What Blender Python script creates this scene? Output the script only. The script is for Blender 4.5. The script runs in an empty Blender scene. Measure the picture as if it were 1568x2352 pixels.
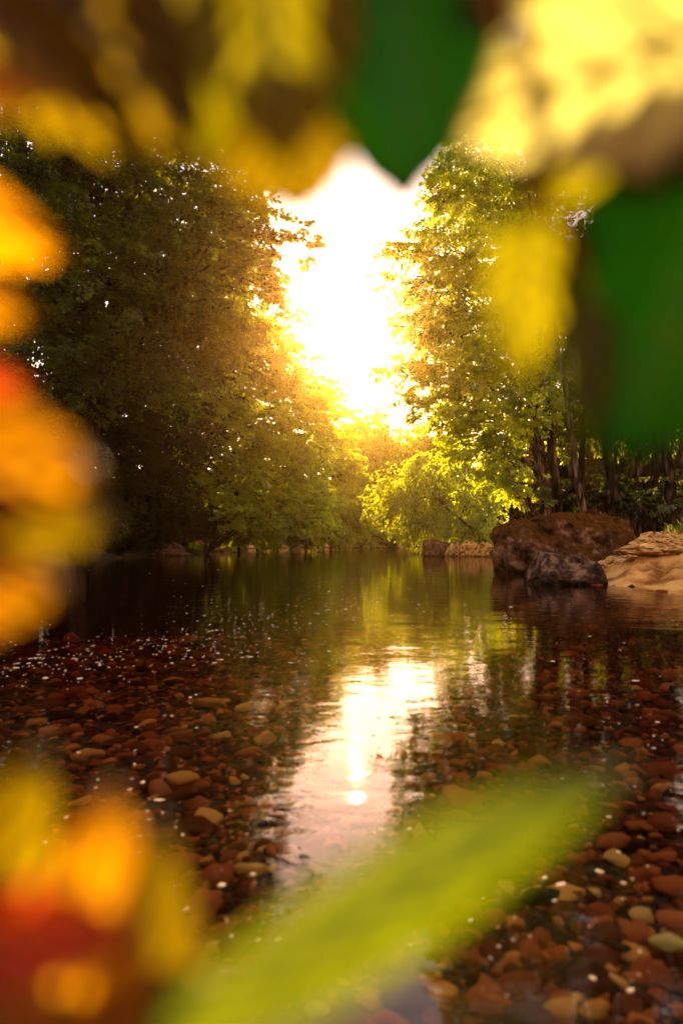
import bpy, bmesh, math, random
import numpy as np
from mathutils import Vector, Matrix, noise as mn
R = math.radians
PI = math.pi
scene = bpy.context.scene
COL = scene.collection

# ------------------------------------------------------------------ camera, sky, sun, exposure
F = 1568.0                       # focal length in pixels of the 1568 x 2352 reading of the photograph (24 mm lens)
CAM = Vector((0, 0, 0.70))
PITCH = R(2.34)
cd = bpy.data.cameras.new('camera'); cam = bpy.data.objects.new('camera', cd); COL.objects.link(cam)
cam.location = CAM; cam.rotation_euler = (R(90) + PITCH, 0, 0)
cd.sensor_fit = 'VERTICAL'; cd.sensor_height = 36; cd.sensor_width = 24; cd.lens = 24
cd.clip_start = 0.01; cd.clip_end = 2000
cd.dof.use_dof = True; cd.dof.focus_distance = 14; cd.dof.aperture_fstop = 2.5; cd.dof.aperture_blades = 0
scene.camera = cam

SUN_EL = R(17.8); SUN_AZ = R(1.1)          # azimuth to the right of +Y
world = bpy.data.worlds.new('World'); scene.world = world; world.use_nodes = True
wn = world.node_tree.nodes; wl = world.node_tree.links; wn.clear()
sky = wn.new('ShaderNodeTexSky'); sky.sky_type = 'NISHITA'; sky.sun_disc = False
sky.sun_elevation = SUN_EL; sky.sun_rotation = SUN_AZ; sky.air_density = 1.0; sky.dust_density = 0.3; sky.ozone_density = 0.6
tint = wn.new('ShaderNodeMix'); tint.data_type = 'RGBA'; tint.blend_type = 'MULTIPLY'; tint.inputs[0].default_value = 1
tint.inputs[7].default_value = (1.28, 0.82, 0.60, 1)
bg = wn.new('ShaderNodeBackground'); bg.inputs[1].default_value = 0.12
wo = wn.new('ShaderNodeOutputWorld')
wl.new(sky.outputs[0], tint.inputs[6]); wl.new(tint.outputs[2], bg.inputs[0]); wl.new(bg.outputs[0], wo.inputs[0])

sd = bpy.data.lights.new('sun', 'SUN'); sd.energy = 5.0; sd.angle = R(0.5); sd.color = (1.0, 0.66, 0.26)
sun = bpy.data.objects.new('sun', sd); COL.objects.link(sun)
sdir = Vector((math.sin(SUN_AZ) * math.cos(SUN_EL), math.cos(SUN_AZ) * math.cos(SUN_EL), math.sin(SUN_EL)))
sun.rotation_euler = sdir.to_track_quat('Z', 'Y').to_euler()
sun.location = (0, 30, 30)

vs = scene.view_settings
vs.view_transform = 'Standard'; vs.look = 'None'; vs.exposure = 2.35; vs.gamma = 1; vs.use_curve_mapping = False
cy = scene.cycles
cy.max_bounces = 8; cy.diffuse_bounces = 3; cy.glossy_bounces = 3; cy.transmission_bounces = 4; cy.transparent_max_bounces = 12
cy.volume_bounces = 0; cy.sample_clamp_indirect = 3; cy.use_denoising = True
cy.caustics_reflective = False; cy.caustics_refractive = False

def P(px, py, D):
    """a pixel of the 1568 x 2352 reading -> the world point at depth y = D"""
    u = (px - 784) / F; v = (1176 - py) / F
    d = Vector((u, math.cos(PITCH) - v * math.sin(PITCH), math.sin(PITCH) + v * math.cos(PITCH)))
    return CAM + d * (D / d.y)

# ------------------------------------------------------------------ helpers
def link(o, parent=None):
    COL.objects.link(o)
    if parent is not None: o.parent = parent
    return o
def tag(o, label=None, cat=None, group=None, kind=None):
    if label: o['label'] = label
    if cat: o['category'] = cat
    if group: o['group'] = group
    if kind: o['kind'] = kind
    return o
def empty(name, loc=(0, 0, 0)):
    o = bpy.data.objects.new(name, None); o.location = loc; o.empty_display_size = .2
    return link(o)
def mesh_np(name, V, faces, mat=None, parent=None, smooth=True, cols=None):
    """V (n,3), faces (m,k) int array"""
    V = np.ascontiguousarray(V, dtype=np.float32); faces = np.ascontiguousarray(faces, dtype=np.int32)
    me = bpy.data.meshes.new(name)
    n, (m, k) = len(V), faces.shape
    me.vertices.add(n); me.vertices.foreach_set('co', V.ravel())
    me.loops.add(m * k); me.loops.foreach_set('vertex_index', faces.ravel())
    me.polygons.add(m); me.polygons.foreach_set('loop_start', np.arange(0, m * k, k, dtype=np.int32))
    me.polygons.foreach_set('loop_total', np.full(m, k, dtype=np.int32))
    me.polygons.foreach_set('use_smooth', np.full(m, smooth))
    if cols is not None:
        a = me.attributes.new('tone', 'FLOAT', 'POINT'); a.data.foreach_set('value', np.ascontiguousarray(cols, dtype=np.float32))
    me.update(calc_edges=True)
    if mat: me.materials.append(mat)
    o = bpy.data.objects.new(name, me)
    if parent is not None:                    # geometry is in world space; the parent sits at its base
        me.transform(Matrix.Translation(-parent.location))
    return link(o, parent)
def tube_arrays(pts, rad, n=8):
    pts = [Vector(p) for p in pts]; V = []; Fc = []
    for i, p in enumerate(pts):
        t = (pts[min(i + 1, len(pts) - 1)] - pts[max(i - 1, 0)]).normalized()
        a = t.cross(Vector((0.3, 1, 0.2))).normalized(); b = t.cross(a)
        for k in range(n):
            an = 2 * PI * k / n
            V.append(p + (a * math.cos(an) + b * math.sin(an)) * rad[i])
    for i in range(len(pts) - 1):
        for k in range(n):
            Fc.append((i * n + k, i * n + (k + 1) % n, (i + 1) * n + (k + 1) % n, (i + 1) * n + k))
    V.append(pts[0]); V.append(pts[-1]); c0 = len(V) - 2; c1 = len(V) - 1; L = (len(pts) - 1) * n
    for k in range(n):
        Fc.append((c0, (k + 1) % n, k, k)); Fc.append((c1, L + k, L + (k + 1) % n, L + (k + 1) % n))
    return np.array([tuple(v) for v in V]), Fc
class Tubes:
    def __init__(s): s.V = []; s.F = []; s.n = 0
    def add(s, pts, rad, n=8):
        V, Fc = tube_arrays(pts, rad, n)
        s.V.append(V); s.F += [tuple(i + s.n for i in f) for f in Fc]; s.n += len(V)
    def build(s, name, mat, parent=None):
        V = np.concatenate(s.V); me = bpy.data.meshes.new(name)
        me.from_pydata([tuple(v) for v in V], [], [tuple(dict.fromkeys(f)) for f in s.F])
        me.polygons.foreach_set('use_smooth', [True] * len(me.polygons)); me.materials.append(mat)
        if parent is not None: me.transform(Matrix.Translation(-parent.location))
        return link(bpy.data.objects.new(name, me), parent)

# ------------------------------------------------------------------ materials
def nodes(name):
    m = bpy.data.materials.new(name); m.use_nodes = True
    nt = m.node_tree; nt.nodes.clear(); out = nt.nodes.new('ShaderNodeOutputMaterial')
    return m, nt, nt.nodes, nt.links, out
def ramp(N, stops):
    r = N.new('ShaderNodeValToRGB'); e = r.color_ramp.elements
    while len(e) < len(stops): e.new(.5)
    for k, (p, c) in enumerate(stops): e[k].position = p; e[k].color = (*c, 1)
    return r
def leaf_mat(name, dark, light, tr_dark, tr_light, trans=.55, gloss=.06, rough=.45, scale=.8, fine=9.0):
    """light and dark foliage: diffuse both ways, clump noise paints lit and shaded patches, colour also varies by leaf"""
    m, nt, N, L, out = nodes(name)
    geo = N.new('ShaderNodeNewGeometry')
    n1 = N.new('ShaderNodeTexNoise'); n1.inputs['Scale'].default_value = scale; n1.inputs['Detail'].default_value = 3
    n2 = N.new('ShaderNodeTexNoise'); n2.inputs['Scale'].default_value = fine
    L.new(geo.outputs['Position'], n1.inputs['Vector']); L.new(geo.outputs['Position'], n2.inputs['Vector'])
    mx = N.new('ShaderNodeMath'); mx.operation = 'MULTIPLY_ADD'; mx.inputs[1].default_value = .34
    ml = N.new('ShaderNodeMath'); ml.operation = 'MULTIPLY'; ml.inputs[1].default_value = .66
    L.new(n1.outputs[0], ml.inputs[0]); L.new(n2.outputs[0], mx.inputs[0]); L.new(ml.outputs[0], mx.inputs[2])
    r1 = ramp(N, [(.38, dark), (.62, light)]); r2 = ramp(N, [(.38, tr_dark), (.62, tr_light)])  # light and shade of the clumps painted into both ramps
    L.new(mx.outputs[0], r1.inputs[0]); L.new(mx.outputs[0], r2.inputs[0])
    d = N.new('ShaderNodeBsdfDiffuse'); t = N.new('ShaderNodeBsdfTranslucent'); g = N.new('ShaderNodeBsdfGlossy')
    g.inputs['Roughness'].default_value = rough; g.inputs['Color'].default_value = (.9, .9, .8, 1)
    L.new(r1.outputs[0], d.inputs[0]); L.new(r2.outputs[0], t.inputs[0])
    a = N.new('ShaderNodeMixShader'); a.inputs[0].default_value = trans; b = N.new('ShaderNodeMixShader'); b.inputs[0].default_value = gloss
    L.new(d.outputs[0], a.inputs[1]); L.new(t.outputs[0], a.inputs[2]); L.new(a.outputs[0], b.inputs[1]); L.new(g.outputs[0], b.inputs[2])
    L.new(b.outputs[0], out.inputs[0])
    return m
M = {}
M['syc'] = leaf_mat('sycamore_leaf_darkened', (.002, .004, .001), (.022, .026, .002), (.03, .05, .002), (.45, .48, .01), .5, gloss=.025, scale=.9)  # leaf colour lowered so these crowns look shaded
M['beech'] = leaf_mat('beech_leaf_lit_tone', (.05, .06, .001), (.60, .47, .004), (.3, .42, .005), (.95, .98, .01), .55, scale=1.5)  # sunlight put into the colour: brighter than the leaf itself
M['willow'] = leaf_mat('willow_leaf_lit_tone', (.05, .065, .001), (.50, .42, .005), (.25, .36, .006), (.9, .95, .012), .55, scale=1.0)  # lit tone painted in, also on the golden tree and young maple
M['far'] = leaf_mat('far_leaf_lit_tone', (.08, .09, .002), (.56, .45, .006), (.30, .40, .006), (.9, .95, .015), .55, scale=.45, fine=2.5)  # brightened in colour because the backlit far crowns get little sun
M['shade'] = leaf_mat('leaf_shade_tone', (.002, .004, .001), (.008, .012, .0015), (.02, .035, .002), (.05, .065, .003), .45, gloss=.012)  # deep shade painted as near-black leaf colour
M['grass'] = leaf_mat('grass_blade', (.03, .05, .008), (.08, .10, .015), (.15, .18, .01), (.40, .36, .02), .5, scale=6)

def bark(name, c1, c2, c3):
    m, nt, N, L, out = nodes(name)
    tc = N.new('ShaderNodeTexCoord'); mp = N.new('ShaderNodeMapping'); mp.inputs['Scale'].default_value = (7, 7, 1.5)
    L.new(tc.outputs['Object'], mp.inputs[0])
    n1 = N.new('ShaderNodeTexNoise'); n1.inputs['Scale'].default_value = 1.6; n1.inputs['Detail'].default_value = 6; L.new(mp.outputs[0], n1.inputs['Vector'])
    r = ramp(N, [(.35, c1), (.52, c2), (.68, c3)]); L.new(n1.outputs[0], r.inputs[0])
    p = N.new('ShaderNodeBsdfDiffuse'); p.inputs['Roughness'].default_value = .9
    bu = N.new('ShaderNodeBump'); bu.inputs['Strength'].default_value = .7; bu.inputs['Distance'].default_value = .03
    L.new(n1.outputs[0], bu.inputs['Height']); L.new(bu.outputs[0], p.inputs['Normal']); L.new(r.outputs[0], p.inputs['Color'])
    L.new(p.outputs[0], out.inputs[0]); return m
M['bark'] = bark('bark', (.008, .006, .004), (.03, .018, .010), (.10, .055, .03))
M['barkpale'] = bark('pale_bark', (.015, .008, .005), (.08, .04, .022), (.28, .15, .08))
M['twig'] = bark('twig_bark', (.03, .015, .008), (.09, .05, .02), (.15, .08, .04))

def stone_mat(name, stops, tone=False, obj=False, moss=None, scale=6, bump=.5, bd=.02, rough=.7, cracks=False):
    m, nt, N, L, out = nodes(name)
    tc = N.new('ShaderNodeTexCoord')
    n1 = N.new('ShaderNodeTexNoise'); n1.inputs['Scale'].default_value = scale; n1.inputs['Detail'].default_value = 8; n1.inputs['Roughness'].default_value = .62
    L.new(tc.outputs['Object'], n1.inputs['Vector'])
    if tone or obj:
        if tone: s = N.new('ShaderNodeAttribute'); s.attribute_name = 'tone'; so = s.outputs['Fac']
        else: s = N.new('ShaderNodeObjectInfo'); so = s.outputs['Random']
        r = ramp(N, stops); ma = N.new('ShaderNodeMath'); ma.operation = 'MULTIPLY_ADD'; ma.inputs[1].default_value = .22
        sb = N.new('ShaderNodeMath'); sb.operation = 'SUBTRACT'; sb.inputs[1].default_value = .11
        L.new(n1.outputs[0], ma.inputs[0]); L.new(so, ma.inputs[2]); L.new(ma.outputs[0], sb.inputs[0]); L.new(sb.outputs[0], r.inputs[0])
        r.color_ramp.interpolation = 'LINEAR'
    else:
        r = ramp(N, stops); L.new(n1.outputs[0], r.inputs[0])
    p = N.new('ShaderNodeBsdfDiffuse'); p.inputs['Roughness'].default_value = rough
    col = r.outputs[0]
    if moss:
        geo = N.new('ShaderNodeNewGeometry'); sx = N.new('ShaderNodeSeparateXYZ'); L.new(geo.outputs['Normal'], sx.inputs[0])
        n3 = N.new('ShaderNodeTexNoise'); n3.inputs['Scale'].default_value = 3; n3.inputs['Detail'].default_value = 6; L.new(tc.outputs['Object'], n3.inputs['Vector'])
        ad = N.new('ShaderNodeMath'); ad.operation = 'MULTIPLY_ADD'; ad.inputs[1].default_value = .6; L.new(sx.outputs[2], ad.inputs[0]); L.new(n3.outputs[0], ad.inputs[2])
        rr = ramp(N, [(.62, (0, 0, 0)), (.85, (1, 1, 1))]); L.new(ad.outputs[0], rr.inputs[0])
        mi = N.new('ShaderNodeMix'); mi.data_type = 'RGBA'; L.new(rr.outputs[0], mi.inputs[0]); L.new(col, mi.inputs[6]); mr = ramp(N, [(.35, tuple(v * .25 for v in moss)), (.6, moss), (.75, tuple(v * 1.8 for v in moss))]); n5 = N.new('ShaderNodeTexNoise'); n5.inputs['Scale'].default_value = 16; n5.inputs['Detail'].default_value = 8; n5.inputs['Roughness'].default_value = .75; L.new(tc.outputs['Object'], n5.inputs['Vector']); L.new(n5.outputs[0], mr.inputs[0]); L.new(mr.outputs[0], mi.inputs[7])
        col = mi.outputs[2]
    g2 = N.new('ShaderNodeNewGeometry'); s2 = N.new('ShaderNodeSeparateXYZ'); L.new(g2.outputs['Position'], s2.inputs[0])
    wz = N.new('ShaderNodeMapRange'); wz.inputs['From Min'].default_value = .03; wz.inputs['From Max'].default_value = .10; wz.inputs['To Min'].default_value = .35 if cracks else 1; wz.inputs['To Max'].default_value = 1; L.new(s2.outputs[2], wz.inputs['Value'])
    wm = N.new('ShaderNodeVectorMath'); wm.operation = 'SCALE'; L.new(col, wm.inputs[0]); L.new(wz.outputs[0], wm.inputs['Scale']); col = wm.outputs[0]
    L.new(col, p.inputs['Color'])
    bu = N.new('ShaderNodeBump'); bu.inputs['Strength'].default_value = bump; bu.inputs['Distance'].default_value = bd
    h = n1.outputs[0]
    if cracks:
        v = N.new('ShaderNodeTexVoronoi'); v.inputs['Scale'].default_value = 14; L.new(tc.outputs['Object'], v.inputs['Vector'])
        n4 = N.new('ShaderNodeTexNoise'); n4.inputs['Scale'].default_value = 30; n4.inputs['Detail'].default_value = 6; L.new(tc.outputs['Object'], n4.inputs['Vector'])
        mm = N.new('ShaderNodeMath'); mm.operation = 'ADD'; L.new(n1.outputs[0], mm.inputs[0]); L.new(n4.outputs[0], mm.inputs[1]); h = mm.outputs[0]
    L.new(h, bu.inputs['Height']); L.new(bu.outputs[0], p.inputs['Normal'])
    L.new(p.outputs[0], out.inputs[0]); return m
PEB = [(0, (.05, .010, .004)), (.2, (.20, .04, .010)), (.45, (.48, .10, .02)), (.65, (.70, .19, .035)), (.8, (.88, .34, .05)), (.94, (.92, .48, .08)), (1, (.95, .58, .15))]
M['gravel'] = stone_mat('gravel_stone', PEB, tone=True, scale=18, rough=.55, bd=.006)
PEB2 = [(0, PEB[0][1]), (.35, PEB[1][1]), (.62, PEB[2][1]), (.8, PEB[3][1]), (.9, PEB[4][1]), (.97, PEB[5][1]), (1, PEB[6][1])]
M['pebble'] = stone_mat('pebble_stone', PEB2, obj=True, scale=18, rough=.55, bd=.006)
M['ochre'] = stone_mat('ochre_stone', [(.3, (.75, .20, .025)), (.7, (.95, .42, .05))], scale=25, bd=.004)
M['palestone'] = stone_mat('pale_stone', [(.3, (.9, .48, .07)), (.7, (.95, .70, .16))], scale=25, bd=.004)
M['boulder'] = stone_mat('boulder_rock', [(.38, (.015, .006, .004)), (.5, (.13, .048, .022)), (.62, (.42, .18, .08))], moss=(.15, .05, .010), scale=4.5, bump=1, bd=.06, rough=.85, cracks=True)
M['smallrock'] = stone_mat('waterline_rock', [(.36, (.022, .010, .006)), (.5, (.12, .055, .03)), (.62, (.42, .21, .11))], scale=3.5, bump=1, bd=.06, rough=.85, cracks=True)
M['rock'] = stone_mat('shore_rock', [(.3, (.04, .016, .01)), (.5, (.17, .07, .035)), (.7, (.42, .20, .10))], scale=4, bump=.9, bd=.05, rough=.8, cracks=True)
M['slab'] = stone_mat('sandstone', [(.38, (.12, .04, .01)), (.5, (.75, .34, .09)), (.62, (.95, .56, .19))], scale=5, bump=.8, bd=.04, rough=.85, cracks=True)
M['foam'] = stone_mat('foam', [(.3, (.55, .38, .22)), (.7, (.8, .66, .45))], scale=40, bump=.3, bd=.002, rough=.6)

def ground_mat():
    m, nt, N, L, out = nodes('river_ground')
    geo = N.new('ShaderNodeNewGeometry'); sx = N.new('ShaderNodeSeparateXYZ'); L.new(geo.outputs['Position'], sx.inputs[0])
    n1 = N.new('ShaderNodeTexNoise'); n1.inputs['Scale'].default_value = 2.2; n1.inputs['Detail'].default_value = 9; L.new(geo.outputs['Position'], n1.inputs['Vector'])
    n2 = N.new('ShaderNodeTexNoise'); n2.inputs['Scale'].default_value = 30; n2.inputs['Detail'].default_value = 5; L.new(geo.outputs['Position'], n2.inputs['Vector'])
    sand = ramp(N, [(.34, (.30, .10, .02)), (.48, (.80, .36, .09)), (.66, (.95, .55, .18))]); L.new(n1.outputs[0], sand.inputs[0])
    soil = ramp(N, [(.35, (.015, .012, .006)), (.6, (.06, .04, .018)), (.75, (.05, .07, .02))]); L.new(n1.outputs[0], soil.inputs[0])
    bed = ramp(N, [(.35, (.04, .02, .012)), (.6, (.13, .05, .025)), (.8, (.25, .10, .05))]); L.new(n2.outputs[0], bed.inputs[0])
    # dry sand only on the right hand beach
    at = N.new('ShaderNodeAttribute'); at.attribute_name = 'tone'
    r1 = ramp(N, [(.02, (0, 0, 0)), (.10, (1, 1, 1))]); L.new(at.outputs['Fac'], r1.inputs[0])          # 0 bed -> >.1 land
    r2 = ramp(N, [(.55, (0, 0, 0)), (.65, (1, 1, 1))]); L.new(at.outputs['Fac'], r2.inputs[0])         # land -> sand
    a = N.new('ShaderNodeMix'); a.data_type = 'RGBA'; L.new(r1.outputs[0], a.inputs[0]); L.new(bed.outputs[0], a.inputs[6]); L.new(soil.outputs[0], a.inputs[7])
    b = N.new('ShaderNodeMix'); b.data_type = 'RGBA'; L.new(r2.outputs[0], b.inputs[0]); L.new(a.outputs[2], b.inputs[6]); L.new(sand.outputs[0], b.inputs[7])
    p = N.new('ShaderNodeBsdfDiffuse'); p.inputs['Roughness'].default_value = .9; L.new(b.outputs[2], p.inputs['Color'])
    ad = N.new('ShaderNodeMath'); ad.operation = 'MULTIPLY_ADD'; ad.inputs[1].default_value = .25; L.new(n2.outputs[0], ad.inputs[0]); L.new(n1.outputs[0], ad.inputs[2])
    bu = N.new('ShaderNodeBump'); bu.inputs['Strength'].default_value = .8; bu.inputs['Distance'].default_value = .12
    L.new(ad.outputs[0], bu.inputs['Height']); L.new(bu.outputs[0], p.inputs['Normal'])
    L.new(p.outputs[0], out.inputs[0]); return m
M['ground'] = ground_mat()

def water_mat():
    m, nt, N, L, out = nodes('river_water')
    geo = N.new('ShaderNodeNewGeometry')
    mp = N.new('ShaderNodeMapping'); mp.inputs['Scale'].default_value = (1, 1.5, 1); L.new(geo.outputs['Position'], mp.inputs[0])
    n1 = N.new('ShaderNodeTexNoise'); n1.inputs['Scale'].default_value = 1.4; n1.inputs['Detail'].default_value = 3; n1.inputs['Distortion'].default_value = .6; L.new(mp.outputs[0], n1.inputs['Vector'])
    n2 = N.new('ShaderNodeTexNoise'); n2.inputs['Scale'].default_value = 7; n2.inputs['Detail'].default_value = 4; n2.inputs['Distortion'].default_value = 1.0; L.new(mp.outputs[0], n2.inputs['Vector'])
    s = N.new('ShaderNodeMath'); s.operation = 'MULTIPLY_ADD'; s.inputs[1].default_value = .16; L.new(n2.outputs[0], s.inputs[0]); L.new(n1.outputs[0], s.inputs[2])
    bu = N.new('ShaderNodeBump'); bu.inputs['Strength'].default_value = 1; bu.inputs['Distance'].default_value = .006; L.new(s.outputs[0], bu.inputs['Height'])
    fr = N.new('ShaderNodeFresnel'); fr.inputs['IOR'].default_value = 1.33; L.new(bu.outputs[0], fr.inputs['Normal'])
    pw = N.new('ShaderNodeMath'); pw.operation = 'POWER'; pw.inputs[1].default_value = 1.02; L.new(fr.outputs[0], pw.inputs[0])
    g = N.new('ShaderNodeBsdfGlossy'); g.inputs['Roughness'].default_value = .015; g.inputs['Color'].default_value = (1, .96, .92, 1); L.new(bu.outputs[0], g.inputs['Normal'])
    t = N.new('ShaderNodeBsdfTransparent')
    mx = N.new('ShaderNodeMixShader'); L.new(pw.outputs[0], mx.inputs[0]); L.new(t.outputs[0], mx.inputs[1]); L.new(g.outputs[0], mx.inputs[2])
    L.new(mx.outputs[0], out.inputs[0])
    va = N.new('ShaderNodeVolumeAbsorption'); va.inputs['Color'].default_value = (.80, .40, .16, 1); va.inputs['Density'].default_value = .7
    L.new(va.outputs[0], out.inputs['Volume'])
    return m
M['water'] = water_mat()

# ------------------------------------------------------------------ terrain
XL = ([-30, 0, 10, 20, 27, 31, 36, 45, 61, 80], [-7, -7, -8.5, -9.5, -9, -7.6, -7.2, -7.6, -8.5, -12])
XR = ([-30, 0, 6, 8.6, 9.6, 10.6, 12, 16, 20, 26, 31, 40, 61, 80], [5, 5.2, 5.3, 5.1, 4.4, 4.15, 4.4, 5.8, 6.6, 7.2, 7.0, 6.6, 7.2, 7])
def wob(x, y, s, k): return np.sin(x * s * 1.3 + k) * np.cos(y * s + 1.7 * k) + .5 * np.sin(x * s * 2.7 + y * s * 1.9 + k * 3)
def height(x, y):
    x = np.asarray(x, float); y = np.asarray(y, float)
    xl = np.interp(y, *XL) + .35 * wob(x * 0, y, 1.1, 1.0); xr = np.interp(y, *XR) + .12 * wob(x * 0, y, 2.1, 2.0)
    ye = 61 + 1.2 * wob(x, y * 0, .5, .7)
    near = (y + .9) * .9
    dl = x - xl; dr = xr - x; de = ye - y
    d = np.minimum(np.minimum(dl, dr), np.minimum(de, near * 3))
    bed = np.minimum(.05 + .045 * np.clip(y, 0, 99) + .03 * np.clip(y - 3.5, 0, 99) + .03 * np.clip(-x, 0, 9), 1.2)
    bed = np.minimum(bed, np.clip(d, 0, 99) * .22)
    z = -bed
    land = np.clip(-d, 0, 500)
    right = (-dr >= np.maximum(-dl, -de))
    zr = np.where(land < 2.2, land * .34, .75 + (land - 2.2) * .42)
    zr = np.minimum(zr, 1.5 + (land - 4) * .10)
    zr = np.where(land < 4, np.where(land < 2.2, land * .34, .75 + (land - 2.2) * .42), 1.506 + (land - 4) * .10)
    zl = np.where(land < 3, land * .35, 1.05 + (land - 3) * .28)
    zl = np.minimum(zl, 9)
    z = np.where(d < 0, np.where(right, zr, zl), z)
    rough = np.where(d < 0, np.minimum(land * .3, .12), .015)
    z = z + rough * (wob(x, y, 1.7, 3.3) + .5 * wob(x, y, 4.1, 5.0))
    beach = np.where((d < 0) & right & (y < 20), np.clip(land * 2, 0, 1), 0)
    z = z + beach * (.05 * np.abs(wob(x * .6 + y * .3, y * 1.5, 2.6, 1.1)) + .02 * wob(x, y * 1.4, 9.0, 2.2) - .03)
    return z, d, right
def H(x, y): return float(height(np.array([x]), np.array([y]))[0][0])

gu = np.linspace(-1, 1, 321); gx = 6.5 * gu + 150 * gu ** 5 * 1.2
gv = np.linspace(0, 1, 361); gy = -14 + 62 * gv + 330 * gv ** 5
X, Y = np.meshgrid(gx, gy, indexing='ij'); Z, Dd, Rt = height(X, Y)
nx, ny = X.shape
idx = np.arange(nx * ny).reshape(nx, ny)
quads = np.stack([idx[:-1, :-1], idx[1:, :-1], idx[1:, 1:], idx[:-1, 1:]], -1).reshape(-1, 4)
sandy = (Rt) & (Dd > -3.2 + .3 * np.sin(Y * 2)) & (Y < 17)
tone = np.where(Dd > .12, 0.0, np.where(sandy, 1.0, .35))
g = mesh_np('ground', np.stack([X, Y, Z], -1).reshape(-1, 3), quads, M['ground'], cols=tone.ravel())
tag(g, 'rocky river bed rising into wooded soil banks and an orange sand beach', 'ground', kind='structure')

# water: closed slab, its sides buried in the banks
wx = np.linspace(-14, 9.5, 2); wy = np.array([-1.5, 66.0])
bm = bmesh.new(); bmesh.ops.create_cube(bm, size=1)
for v in bm.verts: v.co = Vector((-2.5 + v.co.x * 24, 32 + v.co.y * 68, -1.3 + v.co.z * 2.6))
me = bpy.data.meshes.new('water'); bm.to_mesh(me); bm.free(); me.materials.append(M['water'])
tag(link(bpy.data.objects.new('water', me)), 'clear shallow river pool reflecting the trees and the pale sky', 'water', kind='structure')

# ------------------------------------------------------------------ stones
def ico(sub):
    bm = bmesh.new(); bmesh.ops.create_icosphere(bm, subdivisions=sub, radius=1)
    V = np.array([tuple(v.co) for v in bm.verts]); Fc = np.array([[v.index for v in f.verts] for f in bm.faces]); bm.free()
    return V, Fc
def lumpy(sub, seed, amp, freq, cut=0, detail=0):
    V, Fc = ico(sub); rnd = random.Random(seed); off = Vector((rnd.uniform(-50, 50),) * 3)
    out = []
    planes = [(Vector((rnd.gauss(0, 1), rnd.gauss(0, 1), rnd.gauss(0, 1))).normalized(), rnd.uniform(.62, .9)) for _ in range(cut)]
    for v in V:
        p = Vector(v); k = 1 + amp * mn.fractal(p * freq + off, 1.0, 2.0, 3)
        p = p * k
        for n_, h_ in planes:
            t = p.dot(n_)
            if t > h_: p -= n_ * (t - h_) * .85
        if detail: p = p * (1 + detail * mn.fractal(p * 6 + off, .9, 2.1, 5) + detail * .8 * abs(mn.noise(p * 3.1 + off)))
        out.append(tuple(p))
    return np.array(out), Fc
PV = [lumpy(2, 100 + k, .45, 1.1, 8) for k in range(10)]
PVh = [lumpy(3, 200 + k, .45, 1.1, 8) for k in range(8)]
rng = np.random.default_rng(7)
def rotm(yaw, tilt, tdir):
    c, s = np.cos(yaw), np.sin(yaw); Z0 = np.zeros_like(c); O = np.ones_like(c)
    Rz = np.stack([np.stack([c, -s, Z0], -1), np.stack([s, c, Z0], -1), np.stack([Z0, Z0, O], -1)], -2)
    ax = np.stack([np.cos(tdir), np.sin(tdir), Z0], -1); ct, st = np.cos(tilt), np.sin(tilt)
    K = np.stack([np.stack([Z0, -ax[:, 2], ax[:, 1]], -1), np.stack([ax[:, 2], Z0, -ax[:, 0]], -1), np.stack([-ax[:, 1], ax[:, 0], Z0], -1)], -2)
    Rt_ = np.eye(3) + st[:, None, None] * K + (1 - ct)[:, None, None] * (K @ K)
    return Rt_ @ Rz
def stone_field(name, x, y, z, s, asp, tone, mat, flat=(.28, .55)):
    n = len(x); which = rng.integers(0, len(PV), n); Vs = []; Fs = []; Ts = []; off = 0
    yaw = rng.uniform(0, 6.28, n); fl = rng.uniform(*flat, n)
    Rm = rotm(yaw, rng.normal(0, .18, n), rng.uniform(0, 6.28, n))
    for k in range(len(PV)):
        sel = np.where(which == k)[0]
        if not len(sel): continue
        V, Fc = PV[k]
        sc = np.stack([s[sel], s[sel] * asp[sel], s[sel] * fl[sel]], -1)
        A = np.einsum('nij,nvj->nvi', Rm[sel], V[None] * sc[:, None, :]) + np.stack([x[sel], y[sel], z[sel]], -1)[:, None, :]
        Vs.append(A.reshape(-1, 3)); Fs.append((Fc[None] + (np.arange(len(sel)) * len(V))[:, None, None] + off).reshape(-1, 3)); off += len(sel) * len(V)
        Ts.append(np.repeat(tone[sel], len(V)))
    return mesh_np(name, np.concatenate(Vs), np.concatenate(Fs), mat, cols=np.concatenate(Ts))
def on_bed(px, py, depth=.1):
    """world x, y where the line of sight through a pixel meets z = -depth"""
    d = P(px, py, 1.0) - CAM; t = (CAM.z + depth) / -d.z
    q = CAM + d * t; return q.x, q.y

# dense gravel of the near bed: one mass, plus the individual pebbles on top
N1 = 30000
gy_ = .35 + 10.5 * rng.random(N1) ** 1.7; gx_ = (rng.random(N1) * 2 - 1) * (gy_ * .62 + .45)
size = np.clip(rng.lognormal(-4.35, .5, N1), .006, .05) * (1 + .12 * gy_)
big = rng.random(N1) < .012; size = np.where(big, rng.uniform(.05, .11, N1) * (.5 + .12 * gy_), size)
gz, gd, _ = height(gx_, gy_); keep = gd > .05
o = stone_field('gravel', gx_[keep], gy_[keep], gz[keep] + size[keep] * .12, size[keep], rng.uniform(.6, 1, keep.sum()), np.clip(rng.beta(1.2, 2.9, keep.sum()), 0, 1), M['gravel'])
tag(o, 'mass of small red brown stones covering the shallow river bed', 'gravel', kind='stuff')

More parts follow.
